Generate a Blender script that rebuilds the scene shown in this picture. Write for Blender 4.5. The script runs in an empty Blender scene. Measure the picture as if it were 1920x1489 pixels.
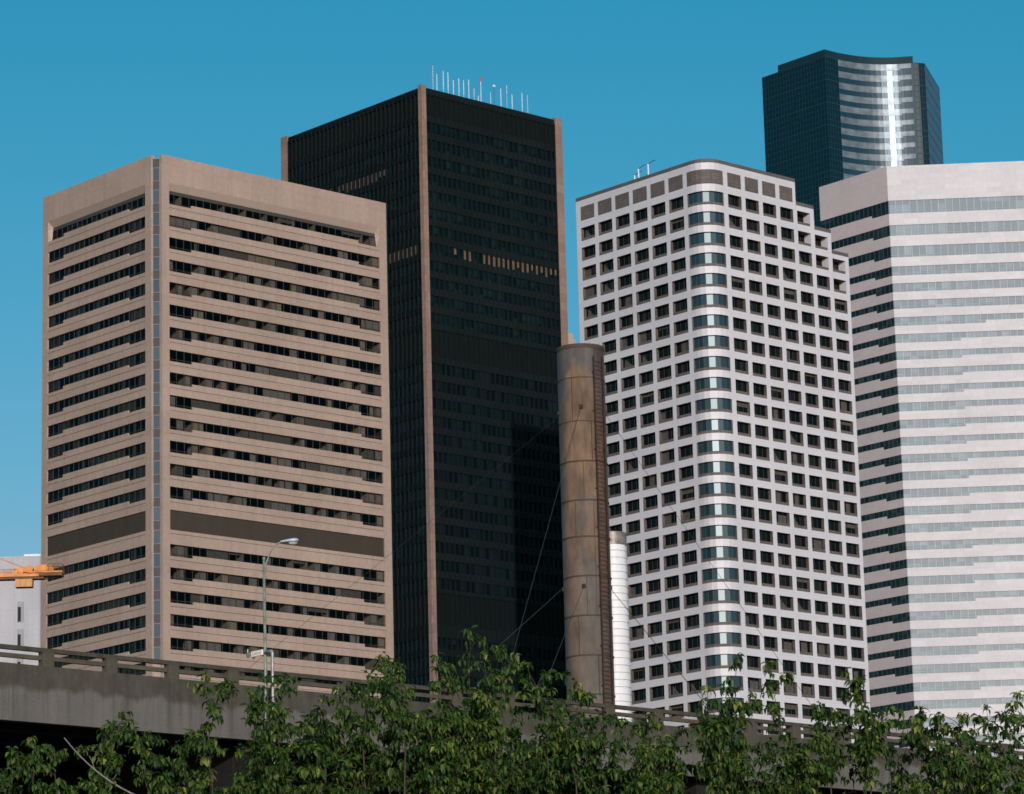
import bpy, math, random
from mathutils import Vector, Matrix
from math import sin, cos, tan, pi, radians, floor, sqrt, hypot

random.seed(11)
scene = bpy.context.scene
COL = scene.collection

# ------------------------------------------------------------------ tagging
def tag(o, label=None, cat=None, group=None, kind=None):
    if label: o['label'] = label
    if cat: o['category'] = cat
    if group: o['group'] = group
    if kind: o['kind'] = kind
    return o

def thing(name, label, cat, loc=(0, 0, 0), rz=0.0, group=None):
    o = bpy.data.objects.new(name, None)
    o.empty_display_size = 1.0
    COL.objects.link(o)
    o.location = loc
    o.rotation_euler = (0, 0, rz)
    return tag(o, label, cat, group)

# ------------------------------------------------------------------ mesh builder
class MB:
    def __init__(s): s.v = []; s.f = []; s.m = []
    def poly(s, pts, m=0):
        n = len(s.v); s.v += [tuple(p) for p in pts]; s.f.append(tuple(range(n, n + len(pts)))); s.m.append(m)
    def box(s, x0, x1, y0, y1, z0, z1, m=0):
        n = len(s.v)
        s.v += [(x0,y0,z0),(x1,y0,z0),(x1,y1,z0),(x0,y1,z0),(x0,y0,z1),(x1,y0,z1),(x1,y1,z1),(x0,y1,z1)]
        for q in ((0,3,2,1),(4,5,6,7),(0,1,5,4),(1,2,6,5),(2,3,7,6),(3,0,4,7)):
            s.f.append(tuple(n + i for i in q)); s.m.append(m)
    def obox(s, c, ax, ay, az, m=0):
        """box from centre and three half vectors"""
        c, ax, ay, az = Vector(c), Vector(ax), Vector(ay), Vector(az)
        n = len(s.v)
        for k in (-1, 1):
            for i, j in ((-1,-1),(1,-1),(1,1),(-1,1)):
                s.v.append(tuple(c + ax*i + ay*j + az*k))
        for q in ((0,3,2,1),(4,5,6,7),(0,1,5,4),(1,2,6,5),(2,3,7,6),(3,0,4,7)):
            s.f.append(tuple(n + i for i in q)); s.m.append(m)
    def prism(s, pts, z0, z1, m=0):
        n = len(s.v); k = len(pts)
        s.v += [(p[0], p[1], z0) for p in pts] + [(p[0], p[1], z1) for p in pts]
        s.f.append(tuple(range(n + k - 1, n - 1, -1))); s.m.append(m)
        s.f.append(tuple(range(n + k, n + 2*k))); s.m.append(m)
        for i in range(k):
            j = (i + 1) % k
            s.f.append((n+i, n+j, n+k+j, n+k+i)); s.m.append(m)
    def tube(s, pts, rad, n=8, m=0, cap=True):
        pts = [Vector(p) for p in pts]
        if not isinstance(rad, (list, tuple)): rad = [rad]*len(pts)
        base = len(s.v); ref = None
        for i, p in enumerate(pts):
            d = (pts[min(i+1, len(pts)-1)] - pts[max(i-1, 0)])
            d = d.normalized() if d.length > 1e-9 else Vector((0,0,1))
            if ref is None: ref = Vector((1,0,0)) if abs(d.x) < .8 else Vector((0,1,0))
            a = (ref - d*ref.dot(d)).normalized(); ref = a; b = d.cross(a)
            for k in range(n):
                t = 2*pi*k/n; s.v.append(tuple(p + (a*cos(t) + b*sin(t))*rad[i]))
        for i in range(len(pts)-1):
            for k in range(n):
                q = (k+1) % n
                s.f.append((base+i*n+k, base+i*n+q, base+(i+1)*n+q, base+(i+1)*n+k)); s.m.append(m)
        if cap:
            s.f.append(tuple(base + k for k in range(n-1, -1, -1))); s.m.append(m)
            e = base + (len(pts)-1)*n
            s.f.append(tuple(e + k for k in range(n))); s.m.append(m)
    def lathe(s, c, prof, n=24, m=0, squash=(1,1)):
        base = len(s.v)
        for r, z in prof:
            for k in range(n):
                t = 2*pi*k/n; s.v.append((c[0]+r*cos(t)*squash[0], c[1]+r*sin(t)*squash[1], c[2]+z))
        for i in range(len(prof)-1):
            for k in range(n):
                q = (k+1) % n
                s.f.append((base+i*n+k, base+i*n+q, base+(i+1)*n+q, base+(i+1)*n+k)); s.m.append(m)
    def build(s, name, mats, parent=None, smooth=False, **kw):
        me = bpy.data.meshes.new(name)
        me.from_pydata(s.v, [], s.f)
        if not isinstance(mats, (list, tuple)): mats = [mats]
        for mt in mats: me.materials.append(mt)
        me.polygons.foreach_set('material_index', s.m)
        if smooth: me.polygons.foreach_set('use_smooth', [True]*len(s.f))
        me.update()
        o = bpy.data.objects.new(name, me); COL.objects.link(o)
        if parent: o.parent = parent
        return tag(o, **kw) if kw else o

# a facade runs along a plan polyline (left to right as seen from outside)
class Facade:
    def __init__(s, pts):
        s.p = [Vector((a, b)) for a, b in pts]; k = len(s.p)
        nn = []
        for i in range(k-1):
            d = (s.p[i+1]-s.p[i]).normalized(); nn.append(Vector((-d.y, d.x)))   # inward
        s.mit = []
        for i in range(k):
            if i == 0: s.mit.append(nn[0])
            elif i == k-1: s.mit.append(nn[-1])
            else: s.mit.append((nn[i-1]+nn[i])/(1+nn[i-1].dot(nn[i])))
        s.L = [0]
        for i in range(k-1): s.L.append(s.L[-1] + (s.p[i+1]-s.p[i]).length)
    def par(s, a):
        i = 0
        while i < len(s.L)-2 and a > s.L[i+1]: i += 1
        return i, (a-s.L[i])/(s.L[i+1]-s.L[i])
    def at(s, a, d, z):
        i, t = s.par(a)
        q0 = s.p[i]+s.mit[i]*d; q1 = s.p[i+1]+s.mit[i+1]*d
        q = q0.lerp(q1, t); return (q.x, q.y, z)
    def cuts(s, a0, a1):
        return [a0] + [l for l in s.L if a0+1e-6 < l < a1-1e-6] + [a1]
    def rect(s, mb, a0, a1, z0, z1, d=0.0, m=0):
        c = s.cuts(a0, a1)
        for p, q in zip(c, c[1:]): mb.poly([s.at(p,d,z0), s.at(q,d,z0), s.at(q,d,z1), s.at(p,d,z1)], m)
    def horiz(s, mb, a0, a1, d0, d1, z, m=0):
        c = s.cuts(a0, a1)
        for p, q in zip(c, c[1:]): mb.poly([s.at(p,d0,z), s.at(q,d0,z), s.at(q,d1,z), s.at(p,d1,z)], m)
    def side(s, mb, a, d0, d1, z0, z1, m=0):
        mb.poly([s.at(a,d0,z0), s.at(a,d1,z0), s.at(a,d1,z1), s.at(a,d0,z1)], m)
    def slab(s, mb, a0, a1, d0, d1, z0, z1, m=0):
        s.rect(mb,a0,a1,z0,z1,d0,m); s.rect(mb,a0,a1,z0,z1,d1,m)
        s.horiz(mb,a0,a1,d0,d1,z0,m); s.horiz(mb,a0,a1,d0,d1,z1,m)
        s.side(mb,a0,d0,d1,z0,z1,m); s.side(mb,a1,d0,d1,z0,z1,m)

# ------------------------------------------------------------------ materials
class NT:
    def __init__(s, name):
        s.mat = bpy.data.materials.new(name); s.mat.use_nodes = True
        s.t = s.mat.node_tree; s.t.nodes.clear()
        s.out = s.n('ShaderNodeOutputMaterial')
    def n(s, typ, **kw):
        nd = s.t.nodes.new(typ)
        for k, v in kw.items(): setattr(nd, k, v)
        return nd
    def l(s, a, b): s.t.links.new(a, b)
    def val(s, sock, v):
        if hasattr(v, 'is_output') or hasattr(v, 'links'): s.l(v, sock)
        else: sock.default_value = v
    def math(s, op, a, b=0.0, c=None):
        nd = s.n('ShaderNodeMath', operation=op); s.val(nd.inputs[0], a); s.val(nd.inputs[1], b)
        if c is not None: s.val(nd.inputs[2], c)
        return nd.outputs[0]
    def mix(s, fac, a, b, mode='MIX'):
        nd = s.n('ShaderNodeMix', data_type='RGBA', blend_type=mode)
        s.val(nd.inputs[0], fac); s.val(nd.inputs[6], a if not isinstance(a, tuple) else (*a[:3], 1)); s.val(nd.inputs[7], b if not isinstance(b, tuple) else (*b[:3], 1))
        return nd.outputs[2]
    def noise(s, vec, scale, detail=4, rough=.55, sc=(1,1,1)):
        mp = s.n('ShaderNodeMapping'); mp.inputs['Scale'].default_value = sc; s.l(vec, mp.inputs[0])
        nd = s.n('ShaderNodeTexNoise'); nd.inputs['Scale'].default_value = scale
        nd.inputs['Detail'].default_value = detail; nd.inputs['Roughness'].default_value = rough
        s.l(mp.outputs[0], nd.inputs[0]); return nd.outputs['Fac']
    def remap(s, v, a, b, c=0.0, d=1.0):
        nd = s.n('ShaderNodeMapRange'); s.l(v, nd.inputs[0])
        for i, x in enumerate((a, b, c, d)): nd.inputs[1+i].default_value = x
        return nd.outputs[0]
    def obj(s): return s.n('ShaderNodeTexCoord').outputs['Object']
    def facecoord(s, kx=1.0, ky=1.0):
        o = s.obj(); sp = s.n('ShaderNodeSeparateXYZ'); s.l(o, sp.inputs[0])
        h = s.math('ADD', s.math('MULTIPLY', sp.outputs[0], kx), s.math('MULTIPLY', sp.outputs[1], ky))
        cb = s.n('ShaderNodeCombineXYZ'); s.l(h, cb.inputs[0]); s.l(sp.outputs[2], cb.inputs[1]); return cb.outputs[0], h, sp.outputs[2]
    def bsdf(s, col, rough=.8, metal=0.0, spec=.5):
        b = s.n('ShaderNodeBsdfPrincipled'); s.val(b.inputs['Base Color'], col if not isinstance(col, tuple) else (*col[:3], 1))
        s.val(b.inputs['Roughness'], rough); s.val(b.inputs['Metallic'], metal); s.val(b.inputs['Specular IOR Level'], spec)
        return b
    def done(s, shader): s.l(shader, s.out.inputs[0]); return s.mat

def sc(c, k): return tuple(x*k for x in c[:3])

def stone(name, col, var=.10, panel=None, mortar=.86, rough=.75, grain=.10, grain_scale=2.2, streak=0.0, kx=1.0, ky=1.0, spec=.35, offset=0.0, panelvar=.07, msize=.06):
    t = NT(name); o = t.obj(); fc, h, z = t.facecoord(kx, ky)
    big = t.remap(t.noise(o, .06, 5), .3, .7)
    c = t.mix(big, sc(col, 1-var), sc(col, 1+var))
    g = t.remap(t.noise(o, grain_scale, 3, .8), .3, .7, 1-grain, 1+grain)
    gc = t.n('ShaderNodeCombineXYZ')
    for i in range(3): t.l(g, gc.inputs[i])
    c = t.mix(1.0, c, gc.outputs[0], 'MULTIPLY')
    if panel:
        b = t.n('ShaderNodeTexBrick'); b.offset = offset; b.inputs['Scale'].default_value = 1.0
        t.l(fc, b.inputs[0])
        b.inputs['Color1'].default_value = (1-panelvar,)*3+(1,); b.inputs['Color2'].default_value = (1+panelvar*.6,)*3+(1,)
        b.inputs['Mortar'].default_value = (mortar,)*3+(1,)
        b.inputs['Mortar Size'].default_value = msize; b.inputs['Mortar Smooth'].default_value = .2
        b.inputs['Brick Width'].default_value = panel[0]; b.inputs['Row Height'].default_value = panel[1]
        c = t.mix(1.0, c, b.outputs['Color'], 'MULTIPLY')
    if streak:
        s_ = t.remap(t.noise(o, 1.0, 5, .65, (.9, .9, .035)), .42, .68)
        c = t.mix(t.math('MULTIPLY', s_, streak), c, sc(col, .55))
    return t.done(t.bsdf(c, rough, 0, spec).outputs[0])

def plain(name, col, rough=.6, metal=0.0, spec=.4, var=.12, nscale=1.5):
    t = NT(name); n = t.remap(t.noise(t.obj(), nscale, 4), .3, .7)
    return t.done(t.bsdf(t.mix(n, sc(col, 1-var), sc(col, 1+var)), rough, metal, spec).outputs[0])

def pane_glass(name, dark, light, pw, fl, z0=0.0, rough=.08, spec=.6, gloss=0.0, gcol=(.8,.9,.95), thresh=(.35,.95), kx=1.0, ky=1.0, grough=None):
    """opaque coated glazing whose panes differ a little from one another"""
    t = NT(name); fc, h, z = t.facecoord(kx, ky)
    ih = t.math('FLOOR', t.math('DIVIDE', h, pw)); iz = t.math('FLOOR', t.math('DIVIDE', t.math('SUBTRACT', z, z0), fl))
    cb = t.n('ShaderNodeCombineXYZ'); t.l(ih, cb.inputs[0]); t.l(iz, cb.inputs[1])
    w = t.n('ShaderNodeTexWhiteNoise', noise_dimensions='2D'); t.l(cb.outputs[0], w.inputs[0])
    k = t.remap(w.outputs['Value'], *thresh)
    run = t.remap(t.noise(t.obj(), .09, 2), .35, .65)
    k = t.math('MULTIPLY', k, t.math('ADD', .35, t.math('MULTIPLY', run, .65)))
    c = t.mix(k, dark, light)
    b = t.bsdf(c, rough, 0, spec)
    if not gloss: return t.done(b.outputs[0])
    g = t.n('ShaderNodeBsdfGlossy'); g.inputs['Color'].default_value = (*gcol, 1); g.inputs['Roughness'].default_value = grough or rough
    mx = t.n('ShaderNodeMixShader')
    t.l(t.math('SUBTRACT', gloss, t.math('MULTIPLY', w.outputs['Value'], gloss*.25)), mx.inputs[0])
    t.l(b.outputs[0], mx.inputs[1]); t.l(g.outputs[0], mx.inputs[2])
    return t.done(mx.outputs[0])

def clear_glass(name, tint, gl=.06):
    t = NT(name)
    tr = t.n('ShaderNodeBsdfTransparent'); tr.inputs[0].default_value = (*tint, 1)
    g = t.n('ShaderNodeBsdfGlossy'); g.inputs['Color'].default_value = (.8,.9,.95,1); g.inputs['Roughness'].default_value = .05
    fr = t.n('ShaderNodeFresnel'); fr.inputs[0].default_value = 1.22
    mx = t.n('ShaderNodeMixShader'); t.l(fr.outputs[0], mx.inputs[0]); t.l(tr.outputs[0], mx.inputs[1]); t.l(g.outputs[0], mx.inputs[2])
    return t.done(mx.outputs[0])

M = {}
# beige tower
M['beige'] = stone('beige_precast', (.350,.264,.212), .08, (5.4, 4.135), .90, grain=.12, grain_scale=1.4, streak=.22, panelvar=.06)
M['beige_soffit'] = stone('beige_soffit', (.42,.335,.28), .05, grain=.08)  # wall precast lightened: grazing sun on the soffit put into its colour
M['louver'] = None
M['bronze'] = plain('dark_bronze', (.055,.050,.042), .5, .1)
M['beige_glass'] = clear_glass('bronze_tinted_glass', (.50,.49,.475))
M['room'] = plain('dim_room', (.075,.07,.06), .9, var=.35, nscale=.4)
M['room_wall'] = plain('room_partition', (.34,.31,.25), .9, var=.3, nscale=.3)
M['curtain_grey'] = plain('grey_curtain', (.31,.295,.275), .9, var=.2, nscale=2.0)
M['curtain_warm'] = plain('warm_curtain', (.40,.345,.27), .9, var=.2, nscale=2.0)
M['curtain_dim'] = plain('dim_curtain', (.17,.163,.15), .9, var=.2, nscale=2.0)
M['strip_glass'] = pane_glass('corner_strip_glass', (.025,.05,.07), (.05,.085,.11), 3.0, 4.135, 0, .3, .3, .05, (.7,.85,1.0), grough=.03)
M['strip_grey'] = plain('corner_strip_panel', (.045,.046,.055), .6)
M['pale_metal'] = plain('pale_mullion', (.25,.25,.25), .5)
# dark tower
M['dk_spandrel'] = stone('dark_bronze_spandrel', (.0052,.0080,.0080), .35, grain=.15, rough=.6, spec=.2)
M['dk_spandrel_side'] = stone('black_bronze_spandrel', (.0030,.0055,.0055), .3, grain=.15, rough=.6, spec=.15)  # darker copy of the spandrel, the left face's shade in its colour
M['dk_fin'] = plain('dark_mullion', (.0075,.0130,.0135), .6, spec=.1)
M['dk_glass'] = pane_glass('black_green_glass', (.0015,.005,.006), (.0075,.018,.020), 1.526, 4.2, 0, .1, .28)  # lighter panes put uneven reflections into the glass colour
M['dk_louver'] = plain('black_louver', (.005,.008,.008), .7, spec=.1)
M['dk_pier'] = stone('brown_granite_pier', (.250,.165,.128), .10, (3.0, 2.1), .72, grain=.16, grain_scale=1.6, panelvar=.14)
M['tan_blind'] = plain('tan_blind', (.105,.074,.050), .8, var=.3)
# white grid tower
M['white'] = stone('white_precast', (.555,.55,.575), .05, (5.165, 1.056), .93, grain=.06, rough=.5, spec=.5, panelvar=.03, streak=.10)
M['granite'] = stone('brown_grey_granite', (.115,.098,.088), .12, (1.4, .72), .75, grain=.25, grain_scale=2.5, panelvar=.14)
M['granite_dark'] = stone('dark_granite_coping', (.10,.09,.088), .12, (1.6, 1.0), .8, grain=.2, panelvar=.1)
M['w_glass'] = pane_glass('dark_window_glass', (.003,.006,.006), (.018,.020,.018), 1.3, 4.224, 0, .05, .13, thresh=(.6,1.0))
M['c_glass'] = pane_glass('corner_window_glass', (.012,.028,.036), (.018,.040,.050), 1.3, 4.224, 0, .3, .2, .115, (.72,.93,1.0), grough=.20)
M['blind_dim'] = plain('grey_blind', (.07,.065,.055), .8, var=.3)
# pink tower
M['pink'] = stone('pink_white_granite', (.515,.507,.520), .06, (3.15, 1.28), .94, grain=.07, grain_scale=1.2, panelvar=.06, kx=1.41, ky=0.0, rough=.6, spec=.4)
M['pink_side'] = stone('pink_granite_side', (.47,.41,.41), .05, (1.6, 1.28), .955, grain=.08, grain_scale=1.2, panelvar=.03, rough=.7)  # same granite as the front, darkened to paint the turned face's shade
M['p_glass'] = pane_glass('reflective_blue_glass', (.13,.185,.225), (.24,.305,.35), 1.11, 3.85, 0, .5, .1, .04, (.85,.92,.96), kx=1.0, ky=0.0, grough=.03)  # pale matt base colour stands in for sky reflected on the front
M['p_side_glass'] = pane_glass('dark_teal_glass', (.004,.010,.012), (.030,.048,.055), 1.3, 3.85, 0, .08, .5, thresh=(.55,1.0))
M['p_mull'] = plain('silver_mullion', (.36,.41,.44), .6, spec=.2)
# blue tower
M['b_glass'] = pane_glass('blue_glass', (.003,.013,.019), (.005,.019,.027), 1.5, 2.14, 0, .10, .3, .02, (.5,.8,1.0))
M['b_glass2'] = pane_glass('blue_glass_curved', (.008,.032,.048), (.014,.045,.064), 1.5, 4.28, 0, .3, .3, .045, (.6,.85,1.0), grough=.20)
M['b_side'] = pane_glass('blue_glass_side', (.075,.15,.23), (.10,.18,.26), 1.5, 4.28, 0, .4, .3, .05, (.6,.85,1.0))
M['b_line'] = plain('teal_mullion', (.012,.042,.054), .6, spec=.2)
M['b_band'] = None
M['b_crown'] = plain('blue_grey_crown', (.008,.030,.042), .6, spec=.15)

def louver_mat():
    t = NT('bronze_louver'); fc, h, z = t.facecoord()
    w = t.math('PINGPONG', z, .18); s_ = t.remap(w, .05, .13)
    v = t.remap(t.noise(t.obj(), .35, 4, .6, (1,1,.15)), .35, .65)
    c = t.mix(s_, (.046,.038,.029), (.056,.046,.035)); c = t.mix(t.math('MULTIPLY', v, .6), c, (.038,.032,.024))
    return t.done(t.bsdf(c, .7, 0, .2).outputs[0])
M['louver'] = louver_mat()

def band_mat():
    t = NT('silver_spandrel_band'); fc, h, z = t.facecoord(1.0, -.6)
    n = t.remap(t.noise(t.obj(), .35, 3), .3, .7)
    c = t.mix(n, (.095,.125,.145), (.20,.24,.265))
    b = t.bsdf(c, .36, .3, .35)
    return t.done(b.outputs[0])
M['b_band'] = band_mat()

# concrete of the viaduct: dirty upper edge, dark rain streaks
def viaduct_mat(name, col, top=24.92, dirty=.75):
    t = NT(name); o = t.obj(); sp = t.n('ShaderNodeSeparateXYZ'); t.l(o, sp.inputs[0])
    big = t.remap(t.noise(o, .35, 6), .3, .7)
    c = t.mix(big, sc(col, .8), sc(col, 1.15))
    g = t.remap(t.noise(o, 9.0, 3, .8), .3, .7, .86, 1.14); gc = t.n('ShaderNodeCombineXYZ')
    for i in range(3): t.l(g, gc.inputs[i])
    c = t.mix(1.0, c, gc.outputs[0], 'MULTIPLY')
    st = t.remap(t.noise(o, 1.0, 6, .65, (2.2, 2.2, .10)), .47, .66)
    fade = t.remap(sp.outputs[2], top-2.6, top-.1, .25, 1.0)
    c = t.mix(t.math('MULTIPLY', t.math('MULTIPLY', st, fade), dirty), c, (.022,.020,.015))
    edge = t.math('ADD', sp.outputs[2], t.math('MULTIPLY', t.noise(o, .8, 5, .6, (1,1,.3)), 1.1))
    e = t.remap(edge, top-.62, top-.38)
    c = t.mix(t.math('MULTIPLY', e, .80), c, t.mix(t.remap(t.noise(o, 1.6, 6, .7, (1,1,.5)), .35, .65), (.034,.032,.022), (.072,.066,.050)))
    pale = t.remap(t.noise(o, 1.0, 5, .7, (3.0, 3.0, .22)), .62, .75)
    c = t.mix(t.math('MULTIPLY', t.math('MULTIPLY', pale, fade), .35), c, sc(col, 1.9))
    return t.done(t.bsdf(c, .9, 0, .2).outputs[0])
M['viaduct'] = viaduct_mat('stained_concrete', (.125,.118,.106))
M['rail'] = viaduct_mat('mossy_rail_concrete', (.082,.072,.055), 26.5, .4)
M['under'] = plain('dark_underside', (.02,.02,.019), .95, spec=.1)  # near-black concrete: shadow under the deck painted into the colour

def rust_mat():
    t = NT('rusty_chimney_paint'); o = t.obj()
    sp = t.n('ShaderNodeSeparateXYZ'); t.l(o, sp.inputs[0])
    n1 = t.noise(o, .30, 7, .62, (1,1,.45)); n2 = t.noise(o, 1.1, 6, .65, (1,1,.35)); n3 = t.noise(o, 5.0, 4, .7, (1,1,.12))
    c = t.mix(t.remap(n2, .35, .65), (.13,.088,.058), (.25,.155,.095))
    c = t.mix(t.remap(n3, .5, .72, 0, .65), c, (.105,.062,.042))
    zf = t.remap(sp.outputs[2], 40.0, 66.0, .05, -.02)
    k = t.remap(t.math('ADD', n1, zf), .50, .535)
    k = t.math('MULTIPLY', k, t.remap(sp.outputs[0], -1.0, -.1))
    c = t.mix(t.math('MULTIPLY', k, .85), c, t.mix(t.remap(n2, .3, .7), (.085,.078,.068), (.155,.142,.126)))
    # soot and primer running down from the lip, darker on the weather side
    run = t.math('ADD', sp.outputs[2], t.math('MULTIPLY', t.math('SUBTRACT', n1, .5), 17.0))
    run = t.math('SUBTRACT', run, t.math('MULTIPLY', sp.outputs[0], .9))
    lip = t.remap(run, 62.6, 63.6)
    c = t.mix(t.math('MULTIPLY', lip, .85), c, t.mix(t.remap(n2, .3, .7), (.055,.055,.055), (.125,.122,.115)))
    mott = t.remap(t.noise(o, .75, 6, .7, (1,1,.6)), .50, .64)
    c = t.mix(t.math('MULTIPLY', mott, .45), c, (.060,.042,.030))
    limb_shade = t.math('ADD', t.remap(sp.outputs[0], -1.2, -1.83, 0, .55), t.remap(sp.outputs[0], 1.35, 1.83, 0, .6))  # painted shade towards both sides of the round shaft
    c = t.mix(limb_shade, c, (.05,.036,.026))
    low = t.remap(sp.outputs[2], 38.0, 56.0, .55, 0)
    c = t.mix(low, c, t.mix(t.remap(n2, .3, .7), (.080,.066,.050), (.125,.104,.082)))
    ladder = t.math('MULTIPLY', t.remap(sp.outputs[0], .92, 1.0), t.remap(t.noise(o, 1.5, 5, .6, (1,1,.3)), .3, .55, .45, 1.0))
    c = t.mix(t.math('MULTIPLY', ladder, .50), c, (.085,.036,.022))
    return t.done(t.bsdf(c, .62, 0, .35).outputs[0])
M['rust'] = rust_mat()
M['rust_dark'] = plain('dark_rust_iron', (.045,.024,.017), .8, var=.4)
M['bracket_iron'] = plain('dark_bracket_iron', (.022,.018,.014), .8)
M['seam'] = plain('dark_weld_seam', (.06,.045,.033), .8)
M['white_steel'] = stone('white_painted_steel', (.72,.72,.72), .05, grain=.05, streak=.25, rough=.45)
M['white_seam'] = plain('grey_seam', (.42,.42,.42), .6)
M['cap_metal'] = plain('stained_cap_metal', (.22,.19,.17), .5, .3, var=.4)
M['grey_conc'] = stone('pale_grey_concrete', (.44,.44,.455), .07, (3.2, 5.45), .90, grain=.08, streak=.25, panelvar=.04)
M['white_roof'] = plain('white_roof_membrane', (.75,.75,.75), .7)
M['tan'] = stone('pink_tan_facade', (.42,.31,.26), .06)
M['dark_pane'] = plain('dark_pane', (.004,.008,.010), .3, spec=.1)
M['crane'] = plain('orange_yellow_paint', (.56,.205,.040), .55, var=.3, nscale=1.2)
M['crane_dark'] = plain('crane_shadow_steel', (.13,.055,.018), .7, var=.3)
M['weight'] = plain('tan_counterweight', (.52,.27,.11), .8, var=.12)
M['cable'] = plain('steel_cable', (.06,.066,.066), .5, .4)
M['cable_dark'] = plain('dark_guy_cable', (.022,.021,.02), .7)
M['pole'] = plain('weathered_green_pole', (.20,.235,.185), .55, .2, var=.35, nscale=2.5)
M['lamp'] = plain('lamp_housing', (.50,.54,.62), .4, .2)
M['lens'] = plain('lamp_glass', (.55,.55,.5), .3)
M['pipe'] = plain('galvanised_pipe', (.30,.30,.29), .5, .4, var=.3, nscale=3.0)
M['sign'] = plain('cream_sign_face', (.86,.78,.70), .5, var=.06)
M['letter'] = plain('brown_lettering', (.38,.20,.10), .6)
M['antenna'] = plain('white_antenna', (.62,.65,.68), .5)
M['antenna_red'] = plain('red_antenna', (.42,.08,.06), .6)
M['bark'] = plain('cherry_bark', (.055,.042,.032), .85, var=.35, nscale=6.0)
M['dead'] = plain('pale_dead_bark', (.20,.18,.165), .85, var=.3, nscale=6.0)

def leaf_mat():
    t = NT('cherry_leaf')
    a = t.n('ShaderNodeAttribute', attribute_name='tone'); f = a.outputs['Fac']
    r = t.n('ShaderNodeValToRGB'); t.l(f, r.inputs[0]); e = r.color_ramp.elements
    e[0].position = 0; e[0].color = (.009,.026,.006,1); e[1].position = 1; e[1].color = (.22,.24,.045,1)
    for p, c in ((.45,(.030,.072,.011,1)), (.8,(.088,.142,.020,1)), (.93,(.13,.125,.036,1))):
        q = e.new(p); q.color = c
    b = t.bsdf(r.outputs[0], .55, 0, .22)
    tr = t.n('ShaderNodeBsdfTranslucent'); t.l(r.outputs[0], tr.inputs[0])
    mx = t.n('ShaderNodeMixShader'); mx.inputs[0].default_value = .22; t.l(b.outputs[0], mx.inputs[1]); t.l(tr.outputs[0], mx.inputs[2])
    return t.done(mx.outputs[0])
M['leaf'] = leaf_mat()

def ground_mat():
    t = NT('hillside_ground'); o = t.obj()
    n = t.remap(t.noise(o, .02, 6), .35, .65); n2 = t.remap(t.noise(o, .6, 5), .3, .7)
    c = t.mix(n, (.05,.05,.048), (.085,.08,.07)); c = t.mix(t.math('MULTIPLY', n2, .4), c, (.11,.105,.095))
    return t.done(t.bsdf(c, .92, 0, .2).outputs[0])
M['ground'] = ground_mat()

# ------------------------------------------------------------------ city grid
GRID = radians(42.2226)            # the street grid: local x runs back-right, local y back-left
BV = Vector((cos(GRID), sin(GRID), 0)); AV = Vector((-sin(GRID), cos(GRID), 0))

# ------------------------------------------------------------------ ground sheet
def hill(y):
    k = min(max((y-245)/(560-245), 0), 1); k = k*k*(3-2*k); h = 45*k
    k2 = min(max((y-800)/(1150-800), 0), 1); return h + 55*k2
g = MB(); ys = [-3000, -800, -100, 0, 100, 200] + [245+15*i for i in range(62)] + [1250, 1600, 2500, 4000, 9000]
xs = [-9000, -3000, -1000, -400, -200, -100, -50, 0, 50, 100, 200, 400, 1000, 3000, 9000]
for y in ys:
    for x in xs: g.v.append((x, y, hill(y)))
nx = len(xs)
for j in range(len(ys)-1):
    for i in range(nx-1):
        g.f.append((j*nx+i, j*nx+i+1, (j+1)*nx+i+1, (j+1)*nx+i)); g.m.append(0)
g.build('ground', M['ground'], smooth=True, kind='structure')

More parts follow.
